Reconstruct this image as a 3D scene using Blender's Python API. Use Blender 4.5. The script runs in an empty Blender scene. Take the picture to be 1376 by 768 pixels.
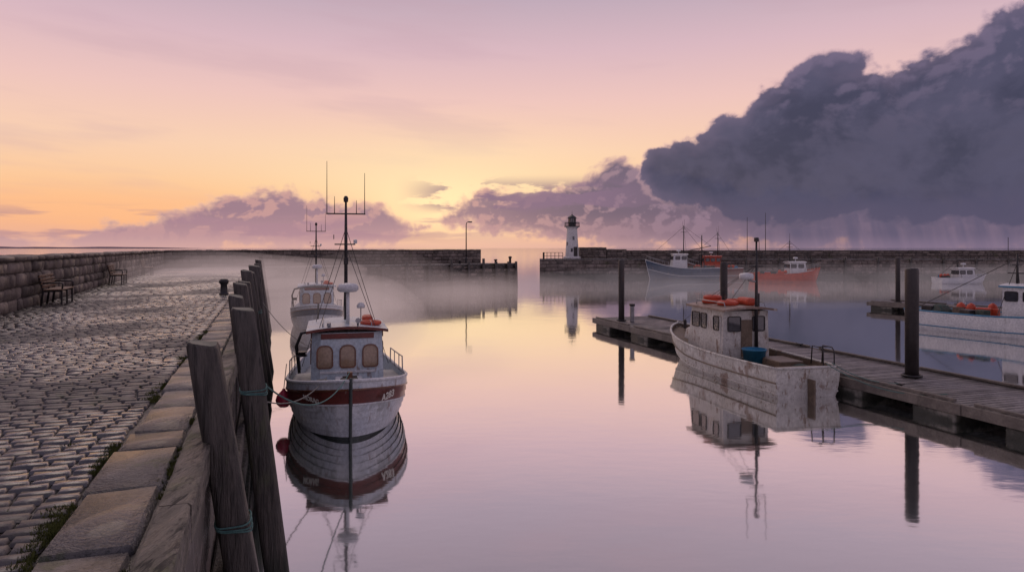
import bpy, math, random
import numpy as np
from mathutils import Vector, Matrix
random.seed(7); rng=np.random.default_rng(7)
scene=bpy.context.scene
COL=scene.collection

def srgb(r,g,b):
    f=lambda c:(c/255/12.92) if c/255<=0.04045 else ((c/255+0.055)/1.055)**2.4
    return (f(r),f(g),f(b),1.0)

# ------------------------------------------------------------ node helper
class NG:
    def __init__(s,tree): s.t=tree
    def n(s,ty,**k):
        nd=s.t.nodes.new(ty)
        for a,b in k.items(): setattr(nd,a,b)
        return nd
    def l(s,a,b): s.t.links.new(a,b)
    def put(s,sock,v):
        if v is None: return
        if isinstance(v,bpy.types.NodeSocket): s.l(v,sock)
        else: sock.default_value=v
    def m(s,op,a,b=None,c=None,clamp=False):
        nd=s.n('ShaderNodeMath',operation=op,use_clamp=clamp)
        s.put(nd.inputs[0],a); s.put(nd.inputs[1],b)
        if c is not None: s.put(nd.inputs[2],c)
        return nd.outputs[0]
    def ss(s,v,a,b,o0=0.0,o1=1.0):
        nd=s.n('ShaderNodeMapRange',interpolation_type='SMOOTHSTEP')
        s.put(nd.inputs['Value'],v)
        nd.inputs['From Min'].default_value=a; nd.inputs['From Max'].default_value=b
        nd.inputs['To Min'].default_value=o0; nd.inputs['To Max'].default_value=o1
        return nd.outputs[0]
    def mix(s,f,a,b,blend='MIX'):
        nd=s.n('ShaderNodeMix',data_type='RGBA',blend_type=blend)
        s.put(nd.inputs[0],f); s.put(nd.inputs[6],a); s.put(nd.inputs[7],b)
        return nd.outputs[2]
    def ramp(s,f,stops,interp='LINEAR'):
        nd=s.n('ShaderNodeValToRGB'); cr=nd.color_ramp; cr.interpolation=interp
        while len(cr.elements)>1: cr.elements.remove(cr.elements[-1])
        first=True
        for p,c in stops:
            if not isinstance(c,tuple): c=(c,c,c,1)
            if first: e=cr.elements[0]; e.position=p; first=False
            else: e=cr.elements.new(p)
            e.color=c
        s.put(nd.inputs[0],f)
        return nd.outputs[0]
    def noise(s,vec,scale,detail=4,rough=.55,dim='3D'):
        nd=s.n('ShaderNodeTexNoise',noise_dimensions=dim)
        s.put(nd.inputs['Vector'],vec); nd.inputs['Scale'].default_value=scale
        nd.inputs['Detail'].default_value=detail; nd.inputs['Roughness'].default_value=rough
        return nd.outputs[0],nd.outputs[1]
    def voro(s,vec,scale,detail=2,rough=.5):
        nd=s.n('ShaderNodeTexVoronoi',feature='F1',voronoi_dimensions='2D')
        s.put(nd.inputs['Vector'],vec); nd.inputs['Scale'].default_value=scale
        nd.inputs['Detail'].default_value=detail; nd.inputs['Roughness'].default_value=rough
        nd.normalize=True
        return nd.outputs['Distance']
    def xyz(s,x,y,z):
        nd=s.n('ShaderNodeCombineXYZ')
        s.put(nd.inputs[0],x);s.put(nd.inputs[1],y);s.put(nd.inputs[2],z)
        return nd.outputs[0]
    def vm(s,op,a,b):
        nd=s.n('ShaderNodeVectorMath',operation=op); s.put(nd.inputs[0],a); s.put(nd.inputs[1],b)
        return nd.outputs[0]

# ------------------------------------------------------------ world / sky
def build_world():
    w=bpy.data.worlds.new("sky"); scene.world=w; w.use_nodes=True
    t=w.node_tree; t.nodes.clear(); g=NG(t)
    tc=g.n('ShaderNodeTexCoord').outputs['Generated']
    sep=g.n('ShaderNodeSeparateXYZ'); g.l(tc,sep.inputs[0])
    x,y,z=sep.outputs
    az=g.m('ARCTAN2',x,y); el=g.m('ARCSINE',z)
    ela=g.m('ABSOLUTE',el)
    eln=g.m('DIVIDE',ela,1.5708)
    E=lambda e:e/1.5708
    A=g.ramp(eln,[(0,srgb(228,172,154)),(E(.03),srgb(250,182,134)),(E(.075),srgb(253,203,154)),(E(.14),srgb(249,207,178)),
        (E(.21),srgb(238,197,190)),(E(.28),srgb(218,184,193)),(E(.36),srgb(188,168,184)),(E(.48),srgb(170,152,168)),(E(.8),srgb(130,124,148)),(1,srgb(106,110,142))])
    B=g.ramp(eln,[(0,srgb(186,166,180)),(E(.2),srgb(192,174,190)),(E(.5),srgb(158,148,170)),(1,srgb(106,110,142))])
    dz=g.m('ABSOLUTE',g.m('ADD',az,.12))
    f=g.ss(dz,.5,2.0)
    sky=g.mix(f,A,B)
    P0=g.xyz(az,g.m('MULTIPLY',g.m('ADD',el,g.m('MULTIPLY',az,.06)),7.0),0.0)
    st,_=g.noise(P0,2.2,4,.55,'2D')
    sky=g.mix(g.m('MULTIPLY',g.ss(st,.5,.72),.28),sky,srgb(198,164,176))
    plain=sky
    def gauss(a0,e0,sa,se):
        da=g.m('DIVIDE',g.m('SUBTRACT',az,a0),sa); de=g.m('DIVIDE',g.m('SUBTRACT',el,e0),se)
        r=g.m('ADD',g.m('MULTIPLY',da,da),g.m('MULTIPLY',de,de))
        return g.m('EXPONENT',g.m('MULTIPLY',r,-1.0))
    gl=gauss(-.1,.08,.26,.07)
    sky=g.mix(g.m('MULTIPLY',gl,.85),sky,(1.0,.78,.47,1))
    gl=gauss(-.55,.05,.38,.035)
    sky=g.mix(g.m('MULTIPLY',gl,.65),sky,(1.0,.50,.25,1))
    gl=gauss(-.10,.06,.09,.035)
    sky=g.mix(g.m('MULTIPLY',gl,.65),sky,(1.3,.92,.50,1))
    azr=g.m('DIVIDE',g.m('ADD',az,1.6),3.2)
    R=lambda a:(a+1.6)/3.2
    Pw=g.xyz(az,g.m('MULTIPLY',el,1.3),0.0)
    _,wc=g.noise(Pw,7.0,2,.5,'2D')
    wv=g.vm('SUBTRACT',wc,(.5,.5,.5))
    sc=g.n('ShaderNodeVectorMath',operation='SCALE'); g.l(wv,sc.inputs[0]); sc.inputs['Scale'].default_value=.035
    P=g.vm('ADD',Pw,sc.outputs[0])
    def layer(P,tops,bots,nscale,amp,e0,e1,seed,vs=20.0,vamp=.03):
        T=g.m('MULTIPLY',g.ramp(azr,[(R(a),max(0,v*2)) for a,v in tops]),.5)
        Bm=g.m('MULTIPLY',g.ramp(azr,[(R(a),max(0,v*2)) for a,v in bots]),.5)
        S=g.m('MINIMUM',g.m('SUBTRACT',T,el),g.m('SUBTRACT',el,Bm))
        Pn=g.vm('ADD',P,(seed,seed*1.7,0))
        n1,_=g.noise(Pn,nscale,7,.58,'2D')
        b1=g.voro(Pn,vs,2,.55)
        Po=g.vm('ADD',Pn,(-.008,.013,0))
        b2=g.voro(Po,vs,2,.55)
        n2,_=g.noise(Po,nscale,5,.58,'2D')
        d=g.m('ADD',S,g.m('MULTIPLY',g.m('SUBTRACT',n1,.5),amp))
        d=g.m('ADD',d,g.m('MULTIPLY',g.m('SUBTRACT',.4,b1),vamp))
        lit=g.m('ADD',g.m('SUBTRACT',n1,n2),g.m('MULTIPLY',g.m('SUBTRACT',b2,b1),.6))
        return g.ss(d,e0,e1),d,lit,n1
    a2,d2,l2,n2=layer(P,[(-1.5,0),(-.9,.03),(-.64,.012),(-.574,.012),(-.489,.040),(-.436,.056),(-.363,.080),(-.284,.076),(-.223,.070),(-.17,.05),(-.139,.03),(-.1,.055),(-.041,.088),
        (.013,.082),(.057,.086),(.11,.105),(.154,.128),(.206,.118),(.227,.1),(.4,.07),(.64,.06),(1.2,.06),(1.5,0)],
        [(-1.6,0),(-.2,0.0),(-.15,.02),(-.04,.03),(.05,.012),(.15,0),(1.6,0)],14.0,.06,-.004,.010,2.0,34.0,.03)
    litf=g.ss(l2,-.02,.12)
    inner=g.mix(g.ss(az,-.15,.15),srgb(152,122,140),srgb(98,88,116))
    edge=g.mix(g.ss(az,-.1,.25),srgb(206,158,154),srgb(142,120,144))
    c2=g.mix(g.m('MULTIPLY',litf,.75),inner,edge)
    c2=g.mix(g.ss(d2,.0,.018),g.mix(g.ss(az,-.1,.3),srgb(240,192,166),srgb(196,158,164)),c2)
    c2=g.mix(g.ss(el,.055,.0),c2,g.mix(g.ss(az,-.1,.35),srgb(188,148,156),srgb(128,111,134)))
    sky=g.mix(g.m('MULTIPLY',a2,.95),sky,c2)
    P3=g.xyz(az,g.m('MULTIPLY',el,9.0),0.0)
    s3,_=g.noise(P3,5.0,5,.55,'2D')
    msk=g.m('MULTIPLY',g.ss(el,.0,.02),g.ss(el,.06,.035))
    msk=g.m('MULTIPLY',msk,g.ss(az,.1,-.2))
    sky=g.mix(g.m('MULTIPLY',g.m('MULTIPLY',g.ss(s3,.47,.58),msk),.65),sky,srgb(172,134,148))
    s4,_=g.noise(g.xyz(az,g.m('MULTIPLY_ADD',el,4.0,3.0),0.0),8.0,5,.6,'2D')
    msk=g.m('MULTIPLY',g.ss(el,.045,.065),g.ss(el,.11,.08))
    msk=g.m('MULTIPLY',msk,g.m('MULTIPLY',g.ss(az,-.18,-.08),g.ss(az,.25,.1)))
    sky=g.mix(g.m('MULTIPLY',g.m('MULTIPLY',g.ss(s4,.42,.5),msk),.85),sky,srgb(132,108,134))
    # rain curtain
    rn,_=g.noise(g.xyz(g.m('ADD',az,g.m('MULTIPLY',el,.2)),g.m('MULTIPLY',el,.15),0),36.0,3,.55,'2D')
    rm=g.m('MULTIPLY',g.m('MULTIPLY',g.ss(az,.27,.40),g.ss(az,1.5,1.0)),g.m('MULTIPLY',g.ss(el,.09,.05),g.ss(el,-.03,.004)))
    rm=g.m('MULTIPLY',rm,g.ss(rn,.28,.7,.5,1.0))
    sky=g.mix(rm,sky,srgb(96,89,114))
    # big storm cloud
    a1,d1,l1,n1=layer(P,[(-1.6,0),(.15,0.0),(.180,.10),(.205,.146),(.278,.164),(.33,.180),(.350,.214),(.386,.236),(.439,.245),(.51,.232),(.573,.248),(.643,.268),(.8,.29),(1.1,.2),(1.5,.0)],
        [(-1.6,.13),(.17,.12),(.20,.085),(.25,.052),(.31,.034),(.643,.029),(1.3,.05),(1.6,.1)],9.0,.092,-.004,.012,5.0,19.0,.042)
    lf=g.ss(l1,-.03,.14)
    body=g.mix(g.ss(n1,.34,.66),srgb(57,61,86),srgb(78,78,104))
    topness=g.ss(el,.12,.26)
    hi=g.mix(topness,srgb(75,75,100),srgb(122,109,136))
    c1=g.mix(g.m('MULTIPLY',lf,.6),body,hi)
    c1=g.mix(g.ss(d1,.04,.0,0,.5),c1,srgb(122,108,134))
    rim=g.mix(g.ss(az,.15,.6),srgb(210,168,172),srgb(156,134,156))
    c1=g.mix(g.ss(d1,.0,.012),rim,c1)
    c1=g.mix(g.ss(el,.085,.045,0,.85),c1,srgb(84,80,105))
    sky=g.mix(g.m('MULTIPLY',a1,.98),sky,c1)
    sky=g.mix(g.ss(ela,.02,.0,0,.5),sky,g.mix(g.ss(az,-.1,.5),srgb(224,178,166),srgb(142,122,145)))
    bg=g.n('ShaderNodeBackground'); g.l(sky,bg.inputs[0])
    bgp=g.n('ShaderNodeBackground'); g.l(plain,bgp.inputs[0])
    inband=g.m('MULTIPLY',g.m('MULTIPLY',g.m('LESS_THAN',el,.40),g.m('GREATER_THAN',el,-.12)),g.m('LESS_THAN',g.m('ABSOLUTE',az),1.52))
    mx=g.n('ShaderNodeMixShader'); g.l(inband,mx.inputs[0]); g.l(bgp.outputs[0],mx.inputs[1]); g.l(bg.outputs[0],mx.inputs[2])
    ns=g.n('ShaderNodeTexSky',sky_type='NISHITA'); ns.sun_disc=False
    ns.sun_elevation=math.radians(4); ns.sun_rotation=math.radians(0)
    bg2=g.n('ShaderNodeBackground'); g.l(ns.outputs[0],bg2.inputs[0]); bg2.inputs[1].default_value=.001
    ad=g.n('ShaderNodeAddShader'); g.l(mx.outputs[0],ad.inputs[0]); g.l(bg2.outputs[0],ad.inputs[1])
    o=g.n('ShaderNodeOutputWorld'); g.l(ad.outputs[0],o.inputs[0])
    w.cycles.sampling_method='MANUAL'; w.cycles.sample_map_resolution=256
build_world()

# ------------------------------------------------------------ materials
MATS={}
def mat(name,c1,c2,scale=3,rough=(.5,.8),bump=.2,bscale=None,stretch=(1,1,1),island=0.0,spots=None,tide=None,metal=0,spec=.5,wet=0,coat=0,film=0):
    if name in MATS: return MATS[name]
    m=bpy.data.materials.new(name); m.use_nodes=True; t=m.node_tree; g=NG(t)
    b=t.nodes['Principled BSDF']; b.inputs['Metallic'].default_value=metal
    b.inputs['Specular IOR Level'].default_value=spec
    if coat: b.inputs['Coat Weight'].default_value=coat; b.inputs['Coat Roughness'].default_value=.15
    tc=g.n('ShaderNodeTexCoord').outputs['Object']
    mp=g.n('ShaderNodeMapping'); g.l(tc,mp.inputs[0]); mp.inputs['Scale'].default_value=stretch
    v=mp.outputs[0]
    if island:
        geo=g.n('ShaderNodeNewGeometry'); ri=geo.outputs['Random Per Island']
        off=g.xyz(g.m('MULTIPLY',ri,37.0),g.m('MULTIPLY',ri,91.0),0.0)
        v2=g.vm('ADD',v,off)
    else: v2=v
    f,_=g.noise(v2,scale,4,.6)
    c=g.mix(g.ss(f,.3,.7),c1,c2)
    if island:
        k=g.m('MULTIPLY_ADD',ri,island*2,1-island)
        c=g.mix(1.0,c,g.xyz(k,k,k),'MULTIPLY')
    f3,_=g.noise(v2,scale*9,2,.65)
    c=g.mix(.35,c,g.mix(g.ss(f3,.3,.7),(.25,.25,.25,1),(1,1,1,1)),'MULTIPLY')
    if spots:
        for (sc_,th,colr,amt,st) in spots:
            mp2=g.n('ShaderNodeMapping'); g.l(tc,mp2.inputs[0]); mp2.inputs['Scale'].default_value=st
            fs,_=g.noise(mp2.outputs[0],sc_,5,.62)
            c=g.mix(g.m('MULTIPLY',g.ss(fs,th,th+.09),amt),c,colr)
    if tide is not None:
        geo2=g.n('ShaderNodeNewGeometry'); sp=g.n('ShaderNodeSeparateXYZ'); g.l(geo2.outputs['Position'],sp.inputs[0])
        tz=g.m('ADD',sp.outputs[2],g.m('MULTIPLY',g.m('SUBTRACT',f,.5),.9))
        c=g.mix(g.ss(tz,tide,tide*.35,0,.85),c,(.018,.022,.014,1))
    if wet or rough[0]!=rough[1]:
        fr,_=g.noise(v,scale*.5 if not wet else wet,2,.55)
        g.l(g.ss(fr,.38,.62,rough[0],rough[1]),b.inputs['Roughness'])
        if film:
            wm=g.ss(fr,.42,.58,1.0,.12)
            g.l(g.m('MULTIPLY',wm,film),b.inputs['Coat Weight']); b.inputs['Coat Roughness'].default_value=.15; b.inputs['Coat IOR'].default_value=1.5
            kk=g.m('MULTIPLY_ADD',wm,-.45,1.0)
            c=g.mix(1.0,c,g.xyz(kk,kk,kk),'MULTIPLY')
    else: b.inputs['Roughness'].default_value=rough[0]
    g.l(c,b.inputs['Base Color'])
    if bump:
        fb,_=g.noise(v2,bscale or scale*4,4,.65)
        bn=g.n('ShaderNodeBump'); bn.inputs['Strength'].default_value=min(1,bump); bn.inputs['Distance'].default_value=.03
        g.l(fb,bn.inputs['Height']); g.l(bn.outputs[0],b.inputs['Normal'])
    MATS[name]=m; return m

moss=(.055,.075,.018,1)
M_cob=mat('cobble_stone',(.050,.042,.041,1),(.105,.092,.088,1),2.5,(.2,.5),.35,30,island=.4,wet=.33,spec=.6,film=1.0,spots=[(.9,.62,moss,.5,(1,1,1))])
M_bed=mat('mortar_bed',(.020,.017,.015,1),(.04,.034,.030,1),6,(.15,.5),.5,30)
M_cop=mat('coping_stone',(.10,.092,.09,1),(.21,.192,.186,1),4.2,(.22,.5),1.0,30,island=.25,wet=.8,spec=.6,film=.25,spots=[(2.0,.55,moss,.8,(1,1,1)),(9,.54,(.045,.041,.04,1),.65,(1,1,1)),(34,.56,(.022,.02,.019,1),.8,(1,1,1))])
M_wall=mat('wall_stone',(.10,.08,.068,1),(.22,.18,.155,1),1.6,(.5,.85),.9,9,island=.4,tide=.9,spots=[(.8,.62,moss,.45,(1,1,1)),(3,.6,(.035,.03,.028,1),.6,(1,1,1))])
M_wall2=mat('wall_core',(.04,.033,.03,1),(.08,.066,.058,1),1.6,(.6,.9),.6,9,tide=.9)
M_pave=mat('pavement_stone',(.07,.06,.055,1),(.14,.12,.11,1),1.2,(.2,.55),.8,8,wet=.4)
M_tim=mat('old_timber',(.036,.031,.027,1),(.105,.09,.078,1),3,(.4,.7),1.0,7,stretch=(5,5,.45),tide=.8,spots=[(2,.58,(.08,.088,.045,1),.6,(1,1,.4)),(8,.56,(.012,.011,.009,1),.85,(2,2,.12))])
M_timtop=mat('timber_endgrain',(.14,.14,.11,1),(.25,.25,.20,1),6,(.6,.9),.6,30)
M_beam=mat('weathered_beam',(.10,.088,.068,1),(.24,.21,.17,1),3.4,(.45,.8),1.0,9,stretch=(6,1.1,6),spots=[(1.5,.52,(.075,.088,.033,1),.7,(1,1,1)),(9,.54,(.02,.017,.014,1),.9,(2,.3,2)),(20,.57,(.03,.025,.02,1),.8,(1,.5,1))])
M_plank=mat('deck_planks',(.13,.115,.108,1),(.26,.235,.22,1),2,(.3,.6),.8,9,island=.4)
M_fasc=mat('dock_fascia',(.12,.10,.085,1),(.22,.19,.16,1),2,(.5,.8),.7,9,spots=[(1.5,.6,(.05,.045,.035,1),.7,(1,1,.5))])
M_conc=mat('float_concrete',(.15,.14,.12,1),(.28,.26,.225,1),1.6,(.5,.85),.8,9,tide=.32,spots=[(1.8,.58,(.08,.075,.045,1),.6,(1,1,.5))])
M_pile=mat('pile_steel',(.022,.018,.018,1),(.045,.036,.034,1),2,(.4,.7),.4,9,stretch=(1,1,.5),spots=[(2.2,.60,(.10,.045,.03,1),.6,(1,1,.5))])
rustc=(.16,.065,.028,1); dirt=(.20,.18,.15,1)
M_white=mat('hull_white',(.62,.63,.64,1),(.74,.74,.73,1),1.5,(.3,.5),.12,8,spots=[(2.5,.62,dirt,.4,(1,1,.5))])
M_white1=mat('clinker_white',(.58,.62,.66,1),(.74,.76,.77,1),1.5,(.3,.5),.15,8,spots=[(2.2,.55,(.26,.26,.24,1),.5,(1,1,.5)),(4,.60,rustc,.55,(1,1,.4)),(14,.62,(.25,.24,.22,1),.5,(1,1,.8))])
M_lowhull=mat('hull_lower_green_shade',(.035,.045,.042,1),(.08,.095,.088,1),2,(.4,.6),.2,8,spots=[(3,.58,(.03,.04,.025,1),.6,(1,1,.6))])  # dark green bottom; underside shade painted in so its reflection reads dark
M_rusty=mat('hull_rusty_white',(.52,.50,.45,1),(.70,.68,.63,1),1.2,(.4,.6),.2,8,spots=[(1.6,.56,rustc,.65,(1,1,.8)),(6,.57,(.17,.09,.045,1),.7,(1,1,.5)),(1.1,.57,(.34,.31,.26,1),.45,(1,1,.8)),(20,.60,(.12,.055,.025,1),.85,(1,1,.4))])
M_maroon=mat('maroon_paint',(.12,.026,.02,1),(.19,.042,.032,1),2,(.3,.5),.15,10,spots=[(5,.64,(.3,.25,.2,1),.5,(1,1,.6))])
M_varn=mat('varnished_wood',(.12,.045,.022,1),(.22,.085,.04,1),3,(.25,.45),.2,12,coat=.3)
M_blue=mat('hull_blue',(.03,.06,.11,1),(.05,.09,.15,1),2,(.35,.5),.1,8,spots=[(3,.6,dirt,.5,(1,1,.3))])
M_red=mat('hull_red',(.44,.05,.02,1),(.56,.08,.03,1),2,(.35,.5),.1,8,spots=[(3,.60,(.1,.04,.02,1),.5,(1,1,.4))])
M_cabblue=mat('cabin_paleblue',(.46,.55,.62,1),(.60,.66,.70,1),1.5,(.35,.55),.12,8,spots=[(2.5,.58,dirt,.5,(1,1,.5)),(5,.60,rustc,.65,(1,1,.4))])
M_cab3=mat('cabin_weathered',(.54,.52,.48,1),(.68,.66,.61,1),1.5,(.4,.6),.15,8,spots=[(2.5,.56,(.30,.26,.21,1),.55,(1,1,.5)),(6,.57,rustc,.75,(1,1,.35)),(14,.61,(.12,.07,.04,1),.75,(1,1,.5))])
M_roof3=mat('roof_brown',(.20,.13,.10,1),(.32,.23,.18,1),2,(.4,.6),.2,9,spots=[(4,.58,(.5,.47,.42,1),.6,(1,1,1))])
M_black=mat('boot_black',(.015,.015,.017,1),(.03,.03,.032,1),3,(.5,.5),.1,9)
M_dark=mat('dark_metal',(.03,.028,.03,1),(.055,.05,.05,1),5,(.45,.45),0,9,metal=.4)
M_alu=mat('grey_metal',(.28,.28,.29,1),(.42,.42,.43,1),5,(.4,.4),0,9,metal=.5,spots=[(6,.62,rustc,.5,(1,1,.4))])
M_radar=mat('radome_white',(.62,.62,.63,1),(.72,.72,.72,1),3,(.35,.35),0,9)
M_glass=mat('window_glass',(.045,.05,.06,1),(.07,.07,.08,1),1,(.05,.05),0,9,spec=1.0)
M_warm=mat('window_glass_warm',(.26,.17,.10,1),(.38,.26,.17,1),2,(.1,.1),0,9,spec=1.0)
M_orange=mat('orange_float',(.50,.055,.02,1),(.62,.085,.033,1),3,(.5,.5),.1,9)
M_buoy=mat('red_buoy',(.42,.02,.06,1),(.55,.04,.09,1),3,(.4,.4),.05,9)
M_rope=mat('teal_rope',(.06,.15,.14,1),(.12,.24,.22,1),20,(.8,.8),.4,90)
M_rope2=mat('grey_rope',(.20,.19,.17,1),(.34,.32,.28,1),20,(.8,.8),.4,90)
M_tub=mat('blue_tub',(.02,.16,.30,1),(.03,.22,.38,1),3,(.4,.4),.05,9)
M_deckp=mat('boat_deck',(.30,.31,.32,1),(.46,.47,.47,1),2,(.4,.6),.2,12,spots=[(3,.58,dirt,.6,(1,1,1)),(7,.62,rustc,.4,(1,1,1))])
M_deckb=mat('boat_deck_brown',(.12,.085,.055,1),(.22,.16,.11,1),2,(.4,.6),.3,12,spots=[(3,.58,(.06,.05,.04,1),.6,(1,1,1))])
M_cream=mat('reg_letters',(.75,.72,.62,1),(.8,.78,.7,1),5,(.5,.5),0)
M_lhw=mat('lighthouse_white',(.58,.57,.56,1),(.70,.69,.68,1),.8,(.5,.7),.2,5,spots=[(1.2,.58,(.3,.28,.26,1),.5,(1,1,.3))])
M_hill=mat('distant_hill_haze',(.20,.15,.19,1),(.26,.20,.23,1),.002,(.9,.9),0,1,spec=0)  # distance haze is put into the base colour
M_bwood=mat('bench_wood',(.13,.07,.04,1),(.24,.14,.085,1),4,(.4,.6),.5,15)
M_net=mat('fishing_net',(.03,.07,.06,1),(.10,.10,.08,1),8,(.8,.9),1.0,40)
M_moss=mat('moss_green',(.05,.06,.012,1),(.12,.13,.035,1),9,(.9,.9),0,40,spec=.2)

# ------------------------------------------------------------ mesh helpers
def link(o,parent=None):
    COL.objects.link(o)
    if parent: o.parent=parent
    return o
def mk(name,verts,faces,mat=None,parent=None,smooth=False,mats=None,midx=None):
    me=bpy.data.meshes.new(name); me.from_pydata([tuple(v) for v in verts],[],faces); me.update()
    if mats:
        for q in mats: me.materials.append(q)
        if midx is not None: me.polygons.foreach_set('material_index',midx)
    elif mat: me.materials.append(mat)
    if smooth: me.polygons.foreach_set('use_smooth',[True]*len(me.polygons))
    return link(bpy.data.objects.new(name,me),parent)
def empty(name,loc=(0,0,0),rz=0,parent=None):
    e=bpy.data.objects.new(name,None); e.location=loc; e.rotation_euler=(0,0,rz); e.empty_display_size=.3
    return link(e,parent)
import bmesh
def box(name,size,loc,mat,parent=None,bevel=.015,rot=(0,0,0),taper=None,seg=2):
    bm=bmesh.new(); bmesh.ops.create_cube(bm,size=1)
    for v in bm.verts:
        v.co=Vector((v.co.x*size[0],v.co.y*size[1],v.co.z*size[2]))
        if taper and v.co.z>0: v.co.x*=taper[0]; v.co.y*=taper[1]
    if bevel>0: bmesh.ops.bevel(bm,geom=bm.edges[:],offset=min(bevel,min(size)*.4),segments=seg,affect='EDGES',profile=.5)
    me=bpy.data.meshes.new(name); bm.to_mesh(me); bm.free(); me.materials.append(mat)
    o=link(bpy.data.objects.new(name,me),parent); o.location=loc; o.rotation_euler=rot
    return o
def tube(name,pts,r,mat,parent=None,seg=8,cap=True):
    pts=[Vector(p) for p in pts]; n=len(pts)
    rs=r if isinstance(r,(list,tuple)) else [r]*n
    V=[];F=[]
    prev=None
    for i,p in enumerate(pts):
        d=(pts[min(i+1,n-1)]-pts[max(i-1,0)])
        d=d.normalized() if d.length>1e-9 else Vector((0,0,1))
        ref=prev if prev is not None else (Vector((0,0,1)) if abs(d.z)<.9 else Vector((1,0,0)))
        a=(ref-d*ref.dot(d)); 
        if a.length<1e-4: a=Vector((1,0,0))-d*d.x
        a.normalize(); b=d.cross(a); prev=a
        for k in range(seg):
            th=2*math.pi*k/seg
            V.append(p+(a*math.cos(th)+b*math.sin(th))*rs[i])
    for i in range(n-1):
        for k in range(seg):
            F.append((i*seg+k,i*seg+(k+1)%seg,(i+1)*seg+(k+1)%seg,(i+1)*seg+k))
    if cap:
        F.append(tuple(reversed(range(seg)))); F.append(tuple((n-1)*seg+k for k in range(seg)))
    o=mk(name,V,F,mat,parent,smooth=False)
    if seg>=8:
        for pl in o.data.polygons: pl.use_smooth=len(pl.vertices)==4
    return o
def lathe(name,prof,loc,mat,parent=None,seg=24,smooth=False,mats=None,midx=None):
    V=[];F=[];MI=[]
    for (r,z) in prof:
        for k in range(seg):
            th=2*math.pi*k/seg; V.append((loc[0]+r*math.cos(th),loc[1]+r*math.sin(th),loc[2]+z))
    for i in range(len(prof)-1):
        for k in range(seg):
            F.append((i*seg+k,i*seg+(k+1)%seg,(i+1)*seg+(k+1)%seg,(i+1)*seg+k)); MI.append(midx[i] if midx else 0)
    return mk(name,V,F,mat,parent,smooth,mats,MI if mats else None)
def torus(name,R,r,loc,mat,parent=None,axis='z',seg=20):
    pts=[]
    for k in range(seg+1):
        th=2*math.pi*k/seg; c,s=R*math.cos(th),R*math.sin(th)
        pts.append({'z':(c,s,0),'x':(0,c,s),'y':(c,0,s)}[axis])
    return tube(name,[(p[0]+loc[0],p[1]+loc[1],p[2]+loc[2]) for p in pts],r,mat,parent,8,False)
def sag(p,q,d,n=14):
    p=Vector(p);q=Vector(q)
    return [p.lerp(q,i/n)-Vector((0,0,d*4*(i/n)*(1-i/n))) for i in range(n+1)]

def blocks(name,O,U,V,N,rects,mat,parent=None,gap=.012,a=.2,skirt=.05,relief=.01,dome=.006,tilt=.01,jit=.008,edge_drop=.008,corner=.10,rough=.0025):
    """rects: list of (u0,u1,v0,v1); builds a pillow-faced block for every rect"""
    R=np.array(rects); n=len(R)
    u0=R[:,0]+gap/2;u1=R[:,1]-gap/2;v0=R[:,2]+gap/2;v1=R[:,3]-gap/2
    mn=np.minimum(u1-u0,v1-v0)
    au=(a*mn)/(u1-u0); av=(a*mn)/(v1-v0)
    z_=np.zeros(n); o_=np.ones(n); h_=o_*.5
    pu=np.stack([z_,au,h_,1-au,o_],1); pv=np.stack([z_,av,h_,1-av,o_],1)
    uu=u0[:,None,None]+pu[:,:,None]*(u1-u0)[:,None,None]+np.zeros((1,1,5))
    vv=v0[:,None,None]+pv[:,None,:]*(v1-v0)[:,None,None]+np.zeros((1,5,1))
    ring=np.zeros((5,5),int)
    for i in range(5):
        for j in range(5): ring[i,j]=min(i,j,4-i,4-j)
    base=rng.uniform(-relief,relief,n)[:,None,None]
    H=np.where(ring[None]==0,-skirt,np.where(ring[None]==1,-edge_drop,dome))+np.where(ring[None]==0,0,1)*base
    tu=rng.uniform(-tilt,tilt,n)[:,None,None];tv=rng.uniform(-tilt,tilt,n)[:,None,None]
    H=H+np.where(ring[None]==0,0,1)*(tu*(pu[:,:,None]-.5)*2+tv*(pv[:,None,:]-.5)*2+rng.normal(0,rough,(n,5,5)))
    cr=np.zeros((5,5),bool); cr[0,0]=cr[0,4]=cr[4,0]=cr[4,4]=True
    cu=(u0+u1)[:,None,None]/2; cv=(v0+v1)[:,None,None]/2
    pull=np.where(cr,corner,0.0)[None]
    uu=uu+(cu-uu)*pull; vv=vv+(cv-vv)*pull
    J=np.where(ring[None]<2,1,.5)*jit
    uu=uu+rng.uniform(-1,1,(n,5,5))*J*.5; vv=vv+rng.uniform(-1,1,(n,5,5))*J*.5
    O=np.array(O,float);U=np.array(U,float);V=np.array(V,float);N=np.array(N,float)
    pts=O+uu[...,None]*U+vv[...,None]*V+H[...,None]*N
    pts=pts.reshape(-1,3)
    q=[]
    flip=np.dot(np.cross(U,V),N)<0
    for i in range(4):
        for j in range(4):
            f=[i*5+j,(i+1)*5+j,(i+1)*5+j+1,i*5+j+1]
            q.append(f[::-1] if flip else f)
    q=np.array(q)
    F=(q[None]+(np.arange(n)*25)[:,None,None]).reshape(-1,4)
    me=bpy.data.meshes.new(name)
    me.vertices.add(len(pts)); me.vertices.foreach_set('co',pts.ravel())
    me.loops.add(F.size); me.loops.foreach_set('vertex_index',F.ravel().astype(np.int32))
    me.polygons.add(len(F)); me.polygons.foreach_set('loop_start',(np.arange(len(F))*4).astype(np.int32))
    me.update(calc_edges=True); me.polygons.foreach_set('use_smooth',[True]*len(F))
    me.materials.append(mat)
    return link(bpy.data.objects.new(name,me),parent)
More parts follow.
